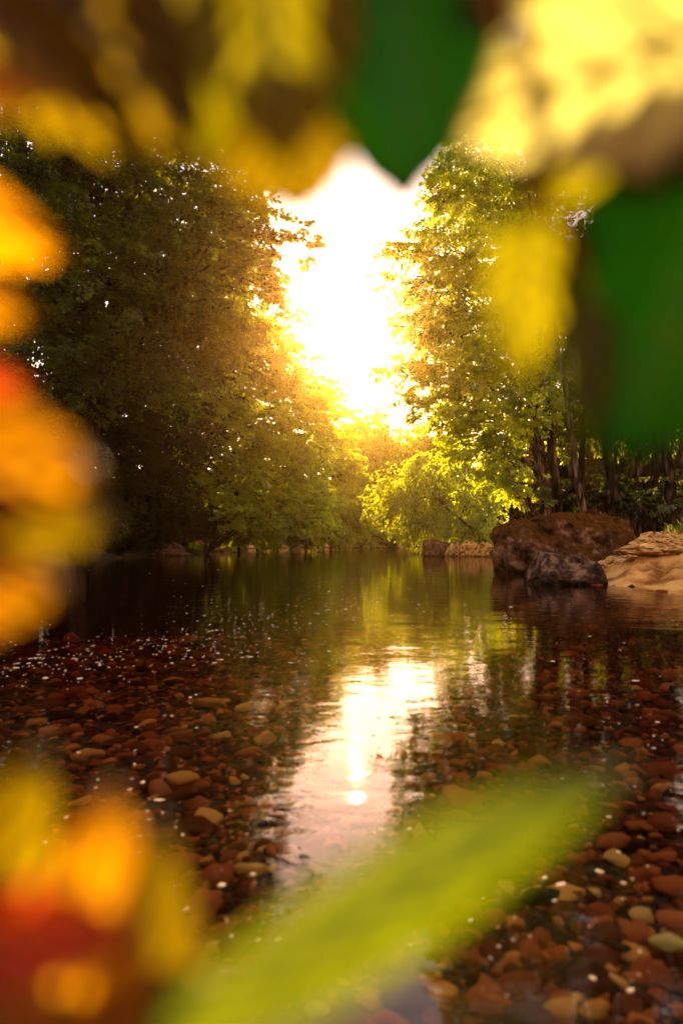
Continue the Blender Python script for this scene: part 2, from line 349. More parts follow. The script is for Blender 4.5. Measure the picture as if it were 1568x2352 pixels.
PM = []
for k, (V, Fc) in enumerate(PVh):
    me = bpy.data.meshes.new('pebble'); me.from_pydata([tuple(v) for v in V], [], [tuple(map(int, f)) for f in Fc])
    me.polygons.foreach_set('use_smooth', [True] * len(me.polygons)); me.materials.append(M['pebble']); PM.append(me)
rnd = random.Random(5)
placed = []
tries = 0
while len(placed) < 285 and tries < 20000:
    tries += 1
    px = rnd.uniform(-30, 1600); py = 1560 + 800 * rnd.random() ** .8
    x, y = on_bed(px, py, .10)
    s = min(.055, max(.014, rnd.lognormvariate(-3.9, .42))) * (1 + .12 * y)
    if any((x - a) ** 2 + (y - b) ** 2 < (.8 * (s + c)) ** 2 for a, b, c in placed): continue
    if py > 1650 and px < 380 + (py - 1750) * .1 and rnd.random() < .8 and py > 1850: continue
    placed.append((x, y, s))
    o = bpy.data.objects.new('pebble', rnd.choice(PM)); COL.objects.link(o)
    o.scale = (s, s * rnd.uniform(.5, .95), s * rnd.uniform(.25, .5))
    o.rotation_euler = (rnd.gauss(0, .15), rnd.gauss(0, .15), rnd.uniform(0, 6.28))
    o.location = (x, y, H(x, y) + s * .26)
    tag(o, 'smooth reddish brown pebble lying under the clear shallow water', 'pebble', 'pebbles on the river bed')
def special(px, py, wpx, asp, mat, label, cat='stone', depth=.08, yaw=0, seed=1, flat=.35, name='stone', up=0):
    x, y = on_bed(px, py, depth); s = wpx / F * math.hypot(y, .7) * .5
    V, Fc = lumpy(3, seed, .25, .9, 4)
    o = mesh_np(name, V, Fc, mat); o.scale = (s, s * asp, s * flat); o.rotation_euler = (0, 0, yaw); o.location = (x, y, -depth + up)
    return tag(o, label, cat)
special(420, 1788, 78, .95, M['ochre'], 'large orange rounded stone left of the bright sky reflection', seed=11, yaw=.5)
special(478, 1612, 62, .5, M['ochre'], 'long flat ochre stone lying far out left of the sky reflection', seed=12)
special(1532, 2165, 74, .62, M['palestone'], 'bright yellow flat stone near the right edge of the shallows', seed=13, depth=.05, yaw=-.1)
special(728, 2240, 52, .55, M['ochre'], 'yellow stone just under the tip of the long green blade', seed=14, depth=.04, yaw=.5)
special(728, 2322, 54, .75, M['palestone'], 'cream coloured block of stone lowest in the water at bottom centre', seed=15, depth=.03)
special(1015, 2278, 60, .9, M['ochre'], 'round orange brown stone beside the dim lower sky reflection', seed=16, depth=.05)
special(1245, 2060, 90, .45, M['rock'], 'broad brown stone under the lower edge of the green blade', seed=17, depth=.06, yaw=.1)
special(1365, 2320, 70, .55, M['ochre'], 'tan flat stone at the bottom right corner of the shallows', seed=18, depth=.04, yaw=.3)

# ------------------------------------------------------------------ boulders and rocks
def big_rock(name, cx, cy, base_z, sx, sy, sz, seed, mat, label, cat, sub=5, amp=.28, freq=1.1, cut=9, shape=None, yaw=0, group=None, off=None):
    V, Fc = lumpy(sub, seed, amp, freq, cut, .08 if sub > 3 else .03)
    if shape: V = np.array([shape(*v) for v in V])
    o = mesh_np(name, V, Fc, mat); o.location = (cx, cy, base_z); o.scale = (sx, sy, sz); o.rotation_euler = (0, 0, yaw)
    return tag(o, label, cat, group)
def boulder_shape(x, y, z):
    # flat domed top, undercut left flank
    z2 = z
    if z > .45: z2 = .45 + (z - .45) * .55
    if z < .25: k = (.25 - z); x = x + k * (.28 if x < 0 else -.04) * min(1, abs(x) * 1.3)
    w = .05 * math.sin(z * 9 + x * 3)
    return (x + w * .3, y + w, z2 - .06 * x)
a = P(1130, 1150, 15); b = P(1455, 1150, 15)
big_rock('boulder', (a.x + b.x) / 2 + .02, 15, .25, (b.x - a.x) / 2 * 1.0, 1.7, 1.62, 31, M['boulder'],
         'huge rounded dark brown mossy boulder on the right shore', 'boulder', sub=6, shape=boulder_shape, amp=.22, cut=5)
a = P(1215, 1345, 11); b = P(1392, 1345, 11)
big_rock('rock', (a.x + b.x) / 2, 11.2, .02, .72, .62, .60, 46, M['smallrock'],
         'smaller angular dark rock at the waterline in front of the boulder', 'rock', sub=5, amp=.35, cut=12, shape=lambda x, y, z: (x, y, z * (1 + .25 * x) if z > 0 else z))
rk = random.Random(9)
for k, (px, py, D, w, h, lab) in enumerate([
    (1000, 1252, 30, 85, 44, 'dark brown domed rock standing left in the group by the willow'),
    (1050, 1262, 29.5, 60, 30, 'pale wedge shaped rock beside the dark domed rock'),
    (1085, 1258, 29, 70, 36, 'buff slanted rock in the middle of the group by the willow'),
    (1125, 1264, 28.5, 66, 30, 'low pale rock nearest to the big boulder'),
    (1040, 1242, 31.5, 90, 24, 'broad tan rock at the back of the group by the willow')]):
    q = P(px, py, D); w_ = w / F * D * .5; h_ = h / F * D * .55
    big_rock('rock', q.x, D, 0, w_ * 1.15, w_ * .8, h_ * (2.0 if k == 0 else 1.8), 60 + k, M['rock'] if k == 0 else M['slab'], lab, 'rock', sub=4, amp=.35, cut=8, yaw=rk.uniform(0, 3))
def shore_rock(px, py, D, w, h, seed, lab, grp):
    q = P(px, py, D); w_ = w / F * D * .5
    big_rock('shore_stone', q.x, D, max(0, H(q.x, D)) + .02, w_, w_ * .7, h / F * D, seed, M['slab'] if D > 55 else M['rock'], lab, 'rock', sub=3, amp=.3, cut=7, yaw=rk.uniform(0, 3), group=grp)
for k in range(46):
    px = 575 + 380 * rk.random(); D = 58.5 + 4 * rk.random() + .01 * (px - 760)
    shore_rock(px, 1255, D, min(70, rk.lognormvariate(3.1, .5)), min(15, rk.lognormvariate(1.7, .5)), 300 + k, 'low flat reddish stone on the far gravel strip', 'stones along the far shore')
for k in range(26):
    px = 235 + 330 * rk.random(); D = 30 + 2.5 * rk.random() + (px > 430) * 10 + (px > 500) * 8
    q = P(px, 1270, D)
    shore_rock(px, 1270, D, rk.uniform(18, 60), rk.uniform(6, 20), 360 + k, 'dark stone at the foot of the shaded left bank', 'stones along the left bank')
shore_rock(395, 1262, 31.5, 75, 30, 401, 'reddish topped large rock on the shaded left bank', None)
for k, (px, py, D, w, h, lab) in enumerate([
    (1450, 1275, 13.2, 190, 26, 'pale orange sandstone ledge just right of the boulder'),
    (1530, 1255, 13.8, 150, 30, 'upper sandstone ledge under the grass tufts'),
    (1500, 1305, 11.6, 180, 14, 'low smooth sandstone ledge near the waterline'),
    (1550, 1280, 12.4, 120, 20, 'sandstone ledge cut by the right edge of view'),
    (1470, 1235, 15.2, 110, 34, 'brown sandstone block between the boulder and the grass')]):
    q = P(px, py, D); w_ = w / F * D * .5
    big_rock('sandstone_ledge', q.x, D, H(q.x, D) + .0, w_, w_ * .75, h / F * D * 1.1, 80 + k, M['slab'], lab, 'rock', sub=5, amp=.3, freq=1.6, cut=6, yaw=rk.uniform(-.3, .3))

# ------------------------------------------------------------------ floating flecks of foam
FM = []
for k in range(6):
    V, Fc = lumpy(2, 500 + k, .35, 1.3, 3)
    me = bpy.data.meshes.new('foam_fleck'); me.from_pydata([tuple(v) for v in V], [], [tuple(map(int, f)) for f in Fc])
    me.polygons.foreach_set('use_smooth', [True] * len(me.polygons)); me.materials.append(M['foam']); FM.append(me)
fr_ = random.Random(12); flecks = []
def fleck(px, py): flecks.append((px, py))
for _ in range(330):        # drifting band from the left edge to the middle
    t = fr_.random(); px = t * 900; py = 1530 - 190 * t ** 1.6 + fr_.gauss(0, 22 + 10 * t); fleck(px, py)
for _ in range(190): px = fr_.gauss(850, 70); py = fr_.uniform(1290, 1440); fleck(px, py)
for _ in range(170): px = fr_.uniform(380, 760); py = fr_.gauss(1450, 45); fleck(px, py)
for _ in range(230): fleck(fr_.uniform(0, 1568), 1290 + 1000 * fr_.random() ** 1.2)
flecks = [f for f in flecks if f[1] > 1285 and not (f[0] > 1130 and f[1] < 1365)]
flecks.sort(key=lambda f: -f[1])
fx, fy, fs = [], [], []
for k, (px, py) in enumerate(flecks):
    x, y = on_bed(px, py, 0); s = fr_.lognormvariate(-5.4, .45) * (1 + .09 * y)
    if k < 298:
        o = bpy.data.objects.new('foam_fleck', fr_.choice(FM)); COL.objects.link(o)
        s *= min(1, .6 + .1 * y); o.scale = (s * fr_.uniform(1, 1.4), s * fr_.uniform(.6, .95), .002); o.rotation_euler = (0, 0, fr_.uniform(0, 6.28)); o.location = (x, y, .0015)
        tag(o, 'small cream fleck floating on the river surface', 'foam fleck', 'flecks floating on the water')
    else: fx.append(x); fy.append(y); fs.append(s)
fx, fy, fs = map(np.array, (fx, fy, fs))
o = stone_field('floating_flecks', fx, fy, fx * 0 + .002, fs, rng.uniform(.6, .95, len(fx)), fx * 0 + 1, M['foam'], flat=(.12, .2))
tag(o, 'countless tiny cream flecks drifting on the farther water', 'foam', kind='stuff')

# ------------------------------------------------------------------ trees
def leaf_quads(Pn, ax, nr, ln, wd, fold=.18):
    """diamond leaves folded along the midrib: base, left, tip, right"""
    sd_ = np.cross(nr, ax); sd_ /= np.linalg.norm(sd_, axis=1, keepdims=True) + 1e-9
    up = np.cross(ax, sd_)
    b = Pn; t = Pn + ax * ln[:, None] - up * (ln * .12)[:, None]
    m_ = Pn + ax * (ln * .45)[:, None]
    l = m_ + sd_ * (wd * .5)[:, None] + up * (wd * fold)[:, None]; r = m_ - sd_ * (wd * .5)[:, None] + up * (wd * fold)[:, None]
    V = np.stack([b, l, t, r], 1).reshape(-1, 3); n = len(Pn); i = np.arange(n) * 4
    return V, np.concatenate([np.stack([i, i + 2, i + 1], -1), np.stack([i, i + 3, i + 2], -1)])
DENS = 2.3
def crown_leaves(blobs, axis_pt, rg, leaf, lai=2.6, droop=.25, spray=(.35, .9), flatness=.3, shell=.45, hang=False):
    """blobs: (center, radius). sprays of leaves point away from the trunk and spread flat"""
    Vs = []; Fs = []; off = 0
    for c, r in blobs:
        c = np.array(c); area = PI * r * r
        n = int(area * lai * DENS / (leaf * leaf * .36)); per = 44; ns = max(3, n // per)
        u = rg.normal(size=(ns, 3)); u /= np.linalg.norm(u, axis=1, keepdims=True)
        rad = r * (shell + (1 - shell) * rg.random(ns) ** .6) * (1 + .16 * rg.normal(size=ns))
        lob = rg.normal(size=(9, 3)); lob /= np.linalg.norm(lob, axis=1, keepdims=True)
        rad = rad * (.82 + .5 * np.clip((u @ lob.T), 0, 1).__pow__(7).max(axis=1))
        sp = c + u * rad[:, None] * np.array([1, 1, .85])
        d = u * .8 + (sp - np.array(axis_pt)) * np.array([1, 1, .2]) / (np.linalg.norm(sp - np.array(axis_pt), axis=1, keepdims=True) + 1e-6) * .6
        d[:, 2] = d[:, 2] * .55 - droop + rg.normal(size=ns) * .12
        if hang: d[:, 2] -= .8
        d /= np.linalg.norm(d, axis=1, keepdims=True)
        L_ = rg.uniform(*spray, ns) * min(1, .35 + r * .45)
        side = np.cross(d, np.array([0, 0, 1.0])); side /= np.linalg.norm(side, axis=1, keepdims=True) + 1e-6
        up = np.cross(side, d)
        t = rg.random((ns, per)); s = (rg.random((ns, per)) * 2 - 1) * (1 - t * .75) * .42
        v = rg.normal(size=(ns, per)) * .07 * flatness / .3
        pos = sp[:, None, :] + d[:, None, :] * (t * L_[:, None])[..., None] + side[:, None, :] * (s * L_[:, None])[..., None] + up[:, None, :] * ((v - .15 * t * t) * L_[:, None])[..., None]
        ax = d[:, None, :] * .8 + side[:, None, :] * np.sign(s)[..., None] * .7 + rg.normal(size=(ns, per, 3)) * .35
        nr = up[:, None, :] + rg.normal(size=(ns, per, 3)) * .55
        ax[..., 2] -= .25
        ax = ax.reshape(-1, 3); ax /= np.linalg.norm(ax, axis=1, keepdims=True)
        nr = nr.reshape(-1, 3); ln = leaf * rg.uniform(.7, 1.25, len(ax)); wd = ln * rg.uniform(.6, .85, len(ax))
        V, Fc = leaf_quads(pos.reshape(-1, 3), ax, nr, ln, wd)
        Vs.append(V); Fs.append(Fc + off); off += len(V)
    return np.concatenate(Vs), np.concatenate(Fs)
def limb_pts(a, b, rg, sag=.15, n=5):
    a, b = Vector(a), Vector(b); L_ = (b - a).length; out = []
    for k in range(n + 1):
        t = k / n; p = a.lerp(b, t); p.z += math.sin(t * PI) * L_ * sag
        if 0 < k < n: p += Vector((rg.normal(), rg.normal(), rg.normal())) * L_ * .025
        out.append(p)
    return out
def tree(label, base, top, blobs, seed, leaf, mat, bmat, r0=.22, group=None, cat='tree', name='tree', limbs=True, lean=None, **kw):
    """blobs given as (px, py, radius px, depth) of the photograph's view, each at its own real depth"""
    rg = np.random.default_rng(seed); bx, by = base
    bz = H(bx, by) - .15; root = empty(name, (bx, by, bz)); tag(root, label, cat, group)
    wb = [(tuple(P(px, py, D)), r * D / F) for px, py, r, D in blobs]
    top = Vector(top); mid = Vector((bx, by, bz)).lerp(top, .5) + Vector(lean or (0, 0, 0))
    tp = []; rr = []
    for k in range(11):
        t = k / 10; p = Vector((bx, by, bz)) * (1 - t) ** 2 + mid * 2 * t * (1 - t) + top * t * t
        if k: p += Vector((rg.normal(), rg.normal(), 0)) * .04
        tp.append(p); rr.append(r0 * (1 - t) ** .8 * (1 + .5 * math.exp(-t * 18)) + .02)
    T = Tubes(); T.add(tp, rr, 10)
    if limbs:
        for c, r in wb:
            c = Vector(c); h = min(max((c.z - r * .8 - (c.xy - tp[0].xy).length * .35 - bz) / max(top.z - bz, .1), .08), .93)
            k = min(int(h * 10), 9); a = tp[k].lerp(tp[k + 1], h * 10 - k)
            T.add(limb_pts(a, c, rg), [max(.012, rr[k] * .42 * (1 - t / 5.5)) for t in range(6)], 6)
            for _ in range(3):
                e = c + Vector((rg.normal(), rg.normal(), rg.normal() * .6)).normalized() * r * .95
                T.add([c, c.lerp(e, .5) + Vector((0, 0, .05 * r)), e], [.018, .012, .005], 5)
    T.build('trunk', bmat, root)
    V, Fc = crown_leaves(wb, (bx, by, bz + .55 * (top.z - bz)), rg, leaf, **kw)
    mesh_np('crown', V, Fc, mat, root, smooth=False)
    return root

# left bank
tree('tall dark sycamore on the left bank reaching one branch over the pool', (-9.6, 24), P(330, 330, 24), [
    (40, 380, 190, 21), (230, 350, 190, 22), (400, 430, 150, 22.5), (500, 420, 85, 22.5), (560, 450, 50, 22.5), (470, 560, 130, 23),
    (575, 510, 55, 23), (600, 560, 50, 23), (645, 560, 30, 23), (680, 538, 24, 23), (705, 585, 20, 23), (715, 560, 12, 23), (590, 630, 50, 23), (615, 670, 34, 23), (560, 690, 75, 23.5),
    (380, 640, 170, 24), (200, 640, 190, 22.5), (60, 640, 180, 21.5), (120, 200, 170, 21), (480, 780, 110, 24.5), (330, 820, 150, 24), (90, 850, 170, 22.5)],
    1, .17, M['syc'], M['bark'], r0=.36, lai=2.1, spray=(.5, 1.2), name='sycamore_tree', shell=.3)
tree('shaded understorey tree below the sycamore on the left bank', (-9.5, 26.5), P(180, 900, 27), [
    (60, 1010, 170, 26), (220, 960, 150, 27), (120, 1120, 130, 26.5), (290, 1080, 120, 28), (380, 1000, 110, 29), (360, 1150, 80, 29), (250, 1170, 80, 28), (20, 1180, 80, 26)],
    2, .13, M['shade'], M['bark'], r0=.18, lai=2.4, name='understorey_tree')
tree('broad golden green tree past the sycamore on the left bank', (-9.2, 36), P(560, 820, 35), [
    (560, 790, 95, 34), (615, 800, 60, 34), (650, 790, 34, 34), (640, 850, 70, 34.5), (500, 880, 110, 34), (420, 930, 120, 33.5), (600, 930, 100, 34),
    (680, 880, 50, 36), (700, 930, 50, 36), (520, 1010, 110, 33.5), (440, 1080, 90, 33), (660, 1000, 80, 35), (620, 1060, 90, 37), (680, 1090, 80, 38), (560, 1140, 80, 37), (640, 1150, 80, 38), (720, 1160, 60, 40), (600, 980, 80, 38)],
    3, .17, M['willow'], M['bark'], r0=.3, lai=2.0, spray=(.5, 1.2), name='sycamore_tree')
tree('young maple with lit yellow leaves low over the left bank', (-6.9, 34.5), P(570, 1080, 33.5), [
    (560, 1090, 55, 33), (530, 1130, 45, 32.5), (600, 1140, 50, 33), (570, 1180, 45, 32.5), (620, 1190, 42, 33), (530, 1190, 38, 32.5), (680, 1150, 50, 34), (710, 1190, 40, 34), (660, 1205, 34, 34)],
    4, .14, M['willow'], M['bark'], r0=.09, lai=1.7, name='young_maple_tree')
tree('rounded tree leaning over the water where the left bank recedes', (-7.5, 47), P(740, 950, 48), [
    (735, 960, 48, 48), (700, 1010, 60, 47), (750, 1040, 60, 47), (720, 1090, 60, 47), (780, 1090, 50, 48), (770, 1150, 55, 48), (715, 1150, 55, 46), (810, 1180, 45, 49), (740, 1205, 38, 47), (800, 1215, 28, 49), (735, 875, 16, 48), (750, 905, 26, 48), (715, 920, 40, 48)],
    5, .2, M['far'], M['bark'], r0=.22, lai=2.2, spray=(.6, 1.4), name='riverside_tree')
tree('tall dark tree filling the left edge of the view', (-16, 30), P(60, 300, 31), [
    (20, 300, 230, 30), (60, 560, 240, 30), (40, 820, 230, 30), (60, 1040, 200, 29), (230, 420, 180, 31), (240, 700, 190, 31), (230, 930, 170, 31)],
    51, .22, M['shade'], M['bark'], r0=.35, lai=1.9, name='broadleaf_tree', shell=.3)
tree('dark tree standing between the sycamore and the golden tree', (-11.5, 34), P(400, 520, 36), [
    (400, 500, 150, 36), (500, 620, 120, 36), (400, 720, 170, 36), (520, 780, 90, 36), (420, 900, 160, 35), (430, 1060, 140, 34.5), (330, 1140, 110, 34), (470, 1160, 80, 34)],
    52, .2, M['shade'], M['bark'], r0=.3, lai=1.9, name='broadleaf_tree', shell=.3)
for k, (px, py, r, D, lab) in enumerate([(60, 1200, 90, 27, 'dark low bush at the left edge of the bank'), (190, 1205, 80, 28, 'dark bush overhanging the left bank stones'), (300, 1200, 70, 29.5, 'dim bush above the reddish topped rock'),
    (400, 1190, 60, 33, 'dim bush just left of the lit young maple'), (470, 1200, 50, 36, 'dark bush rooted under the golden tree'), (640, 1215, 40, 42, 'low bush beside the lit young maple'), (700, 1222, 36, 47, 'low bush above the left end of the far gravel strip'),
    (760, 1215, 42, 52, 'leafy bush above the middle of the far gravel strip'), (830, 1220, 38, 58, 'leafy bush at the bend of the pool'), (590, 1210, 50, 38, 'leafy bush under the lit young maple'), (545, 1205, 46, 36, 'dim leafy bush left of the lit young maple')]):
    q = P(px, py, D)
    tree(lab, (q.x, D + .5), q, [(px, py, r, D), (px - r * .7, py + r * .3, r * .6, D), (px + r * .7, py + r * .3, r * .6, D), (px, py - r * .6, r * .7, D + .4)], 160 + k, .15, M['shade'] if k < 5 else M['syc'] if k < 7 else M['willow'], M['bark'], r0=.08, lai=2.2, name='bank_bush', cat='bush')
# far hill wood: individual crowns
for k, (px, py, r, D, lab) in enumerate([
    (790, 985, 58, 78, 'left domed tree of the far wood above the river bend'),
    (845, 985, 52, 84, 'highest rounded tree of the far wood'),
    (885, 1020, 48, 76, 'far tree under the open gap of sky'),
    (930, 1045, 52, 70, 'far tree touching the right bank foliage'),
    (835, 1060, 55, 68, 'mid green tree in front of the far wood'),
    (880, 1110, 60, 65, 'low bushy tree behind the end of the pool'),
    (975, 1030, 50, 66, 'far yellow green tree behind the willow'),
    (830, 1150, 55, 64, 'dark low tree at the head of the pool'),
    (900, 1180, 52, 64, 'lowest bush above the far gravel strip'),
    (1010, 1000, 48, 62, 'tall far tree just left of the beech crown')]):
    q = P(px, py, D); rr_ = r / F * D
    tree(lab, (q.x, D + 1), q + Vector((0, 0, rr_ * .5)), [(px, py, r, D), (px - r * .5, py + r * .6, r * .75, D - 1), (px + r * .55, py + r * .55, r * .72, D - .6), (px, py + r * .95, r * .85, D - 1.5)],
         20 + k, .28, M['far'], M['bark'], r0=.25, lai=2.4, spray=(.9, 1.8), name='far_tree', group='trees of the far wood')
# right bank
tree('weeping pale green willow trailing its branches over the right rocks', (7.9, 33.5), P(1060, 1040, 33), [
    (1000, 1060, 60, 33), (950, 1090, 55, 33), (905, 1120, 42, 33), (1060, 1070, 60, 33), (890, 1165, 30, 33), (935, 1155, 48, 32.5), (990, 1140, 60, 32), (1050, 1145, 60, 32), (960, 1200, 36, 32),
    (1010, 1200, 36, 31.5), (1060, 1205, 36, 31.5), (1110, 1130, 60, 32), (1110, 1195, 40, 31), (920, 1195, 26, 33)],
    6, .16, M['willow'], M['bark'], r0=.2, lai=1.6, spray=(.8, 2.2), hang=True, name='willow_tree', shell=.3)
tree('tall sunlit beech on the right bank with tiers of drooping sprays', (5.9 * 1.05, 20.5), P(1170, 230, 20), [
    (1085, 235, 30, 20), (1075, 300, 45, 20), (1050, 375, 52, 20), (1110, 350, 60, 20), (1010, 440, 45, 20), (1060, 460, 70, 19.5), (1130, 470, 80, 19.5), (1210, 470, 60, 19), (1255, 465, 30, 18.5),
    (890, 575, 16, 19), (915, 575, 24, 19), (945, 580, 34, 19), (990, 560, 50, 19), (880, 625, 12, 19), (910, 640, 24, 19), (1060, 580, 80, 19), (1140, 600, 90, 19), (960, 660, 44, 19), (1010, 680, 60, 19),
    (905, 750, 16, 19), (935, 735, 30, 19), (975, 760, 46, 19), (1040, 770, 70, 19), (1110, 750, 80, 19), (1190, 720, 80, 19)],
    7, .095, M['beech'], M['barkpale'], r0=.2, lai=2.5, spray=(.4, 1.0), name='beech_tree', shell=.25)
tree('second beech on the right bank, its low boughs over the boulder', (6.35, 18.4), P(1215, 700, 18.5), [
    (875, 855, 10, 18.5), (900, 850, 20, 18.5), (940, 850, 32, 18.5), (985, 850, 48, 18.5), (1045, 860, 60, 18), (1110, 860, 70, 18), (1180, 860, 75, 17.5), (960, 920, 32, 18.5), (1010, 940, 50, 18.5),
    (1080, 950, 60, 18), (1150, 960, 60, 17.5), (1200, 1000, 45, 17), (1060, 1020, 45, 18.5), (1120, 1040, 45, 17.5), (1170, 1060, 45, 17), (1140, 1100, 36, 17), (1190, 1110, 30, 16.8), (1230, 930, 50, 17), (1250, 870, 60, 17.5)],
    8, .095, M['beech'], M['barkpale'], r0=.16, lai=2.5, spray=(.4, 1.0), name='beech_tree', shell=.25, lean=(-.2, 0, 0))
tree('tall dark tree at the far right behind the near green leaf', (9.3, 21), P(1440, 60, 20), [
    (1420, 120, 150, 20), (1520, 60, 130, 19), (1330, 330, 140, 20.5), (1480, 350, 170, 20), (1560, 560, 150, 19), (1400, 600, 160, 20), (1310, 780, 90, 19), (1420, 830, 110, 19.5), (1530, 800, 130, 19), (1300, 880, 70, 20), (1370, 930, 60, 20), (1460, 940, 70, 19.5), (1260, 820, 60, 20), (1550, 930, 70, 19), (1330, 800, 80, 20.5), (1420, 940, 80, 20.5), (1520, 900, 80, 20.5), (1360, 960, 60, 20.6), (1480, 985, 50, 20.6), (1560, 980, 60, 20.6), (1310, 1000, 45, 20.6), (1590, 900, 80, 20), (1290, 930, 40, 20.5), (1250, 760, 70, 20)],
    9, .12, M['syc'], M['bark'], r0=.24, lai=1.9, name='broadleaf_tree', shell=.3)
tree('leafy beech crown filling in behind the two front beeches', (7.6, 22.5), P(1180, 330, 22), [
    (1000, 810, 55, 22), (1070, 690, 80, 22), (1140, 560, 95, 22), (1150, 790, 105, 22), (1210, 930, 80, 21.5), (1060, 890, 75, 22), (1100, 980, 60, 22), (1110, 430, 60, 22), (1200, 400, 100, 22), (1060, 480, 45, 22), (1240, 640, 90, 22), (1160, 290, 50, 22), (1110, 250, 40, 22), (1270, 1010, 45, 21)],
    53, .12, M['beech'], M['bark'], r0=.2, lai=.9, spray=(.5, 1.1), name='beech_tree', shell=.25)
# slender trunks of the right wood
lab = ['pale leaning trunk left of the group above the boulder', 'slim dark trunk second in the group above the boulder', 'curved pale trunk standing alone behind the boulder',
       'thick brown trunk behind the right end of the boulder', 'short reddish trunk right of the curved pale one', 'dark forked trunk among the right wood', 'dim straight trunk deep in the right wood',
       'thin sapling trunk in the dark of the right wood', 'dark stout trunk at the right edge of the wood', 'leaning dark trunk beside the grass tufts', 'pale thin trunk far back in the right wood', 'dim trunk behind the grass at the right edge']
for k, (pb, pt, D, r, m) in enumerate([((1262, 1145), (1232, 960), 17.2, .07, 'barkpale'), ((1300, 1150), (1262, 840), 17.6, .08, 'bark'), ((1352, 1145), (1305, 900), 16.8, .085, 'barkpale'),
    ((1432, 1155), (1395, 880), 17.4, .13, 'bark'), ((1378, 1140), (1392, 960), 18.5, .10, 'barkpale'), ((1330, 1140), (1340, 900), 19.5, .10, 'bark'), ((1462, 1140), (1466, 880), 20, .08, 'barkpale'),
    ((1410, 1135), (1420, 900), 20.3, .06, 'bark'), ((1505, 1150), (1500, 860), 18.5, .14, 'bark'), ((1548, 1150), (1520, 880), 17.8, .13, 'bark'), ((1445, 1130), (1440, 900), 20.5, .06, 'barkpale'), ((1566, 1140), (1572, 860), 20, .10, 'barkpale')]):
    b = P(*pb, D); t = P(*pt, D); up = b + (t - b) * 2.3; px2 = pb[0] + (pt[0] - pb[0]) * 2.3; py2 = pb[1] + (pt[1] - pb[1]) * 2.3
    py2 = min(max(py2, 640), 860)
    tree(lab[k], (b.x, D), up, [(px2, py2, 70, D), (px2 + 40, py2 + 50, 55, D + .5), (px2 - 20, py2 - 80, 60, D)], 40 + k, .11, M['shade'] if k > 3 else M['beech'], M[m], r0=r, lai=1.4,
         name='slender_tree', lean=(.12 * (-1) ** k, 0, 0))
for k, (px, py, r, D, lab_) in enumerate([(1215, 1125, 34, 17.2, 'leafy bush rising behind the left shoulder of the boulder'), (1290, 1140, 30, 17.8, 'small bush between the trunks above the boulder'), (1385, 1135, 30, 18.2, 'small bush behind the right end of the boulder'),
    (1450, 1150, 34, 17.5, 'dim bush above the brown sandstone block'), (1530, 1130, 44, 17.8, 'leafy bush behind the grass tufts'), (1480, 1110, 34, 20, 'dim bush deep among the right trunks'), (1340, 1115, 30, 19.8, 'dim bush behind the curved pale trunk'), (1420, 1100, 34, 20.4, 'dim bush between the right trunks')]):
    q = P(px, py, D)
    tree(lab_, (q.x, D + .2), q, [(px, py, r, D), (px - r, py + r * .5, r * .7, D), (px + r, py + r * .4, r * .7, D)], 190 + k, .10, M['grass'] if k in (0, 4) else M['shade'], M['bark'], r0=.03, lai=1.5, name='undergrowth_bush', cat='bush')
# dark wood further back on the right, low on the far slope
for k, (px, py, r, D, lab_) in enumerate([(1190, 1080, 110, 58, 'dark tree far behind the low beech boughs'), (1300, 1050, 110, 60, 'dark tree far behind the trunks left in the right wood'), (1400, 1040, 115, 62, 'dark tree far back filling the middle of the right wood'),
    (1500, 1040, 115, 60, 'dark tree far back filling the right end of the wood'), (1600, 1040, 115, 58, 'dark tree far back at the right edge of the wood')]):
    q = P(px, py, D); rr_ = r / F * D
    tree(lab_, (q.x, D + 2), q + Vector((0, 0, rr_ * .5)), [(px, py, r, D), (px - r * .6, py + r * .5, r * .7, D), (px + r * .6, py + r * .5, r * .7, D), (px, py + r * .9, r * .7, D - .5), (px, py - r * .5, r * .7, D)],
         70 + k, .34, M['shade'], M['bark'], r0=.25, lai=2.6, spray=(.9, 1.8), name='woodland_tree', group='dark trees deep in the right wood')

def fallen(label, pts, r, seed):
    rg = np.random.default_rng(seed); T = Tubes(); W_ = [P(*p) for p in pts]
    T.add(W_, [r * (1 - .75 * k / (len(W_) - 1)) for k in range(len(W_))], 8)
    for k in range(1, len(W_)):
        a = W_[k - 1].lerp(W_[k], .6); e = a + Vector((rg.normal() * .5, rg.normal() * .3, abs(rg.normal()) * .6)); T.add([a, a.lerp(e, .5) + Vector((0, 0, .06)), e], [r * .4, r * .25, r * .1], 6)
    tag(T.build('fallen_branch', M['barkpale'], None), label, 'branch')
fallen('pale fallen branch slanting into the far end of the pool', [(790, 1196, 57), (815, 1210, 57), (850, 1224, 57), (880, 1240, 57.5)], .14, 3)
fallen('thin bare branch leaning over the dark left bank', [(215, 1165, 26), (250, 1185, 26), (285, 1205, 26.5), (300, 1225, 27)], .06, 4)
fallen('dark bough leaning out of the willow toward the water', [(1085, 1215, 30.6), (1030, 1172, 31.2), (995, 1135, 31.8), (970, 1112, 32.2)], .07, 5)
fallen('bent pale branch beside the lit young maple', [(600, 1240, 36), (615, 1210, 36), (640, 1190, 36), (655, 1170, 36)], .05, 6)
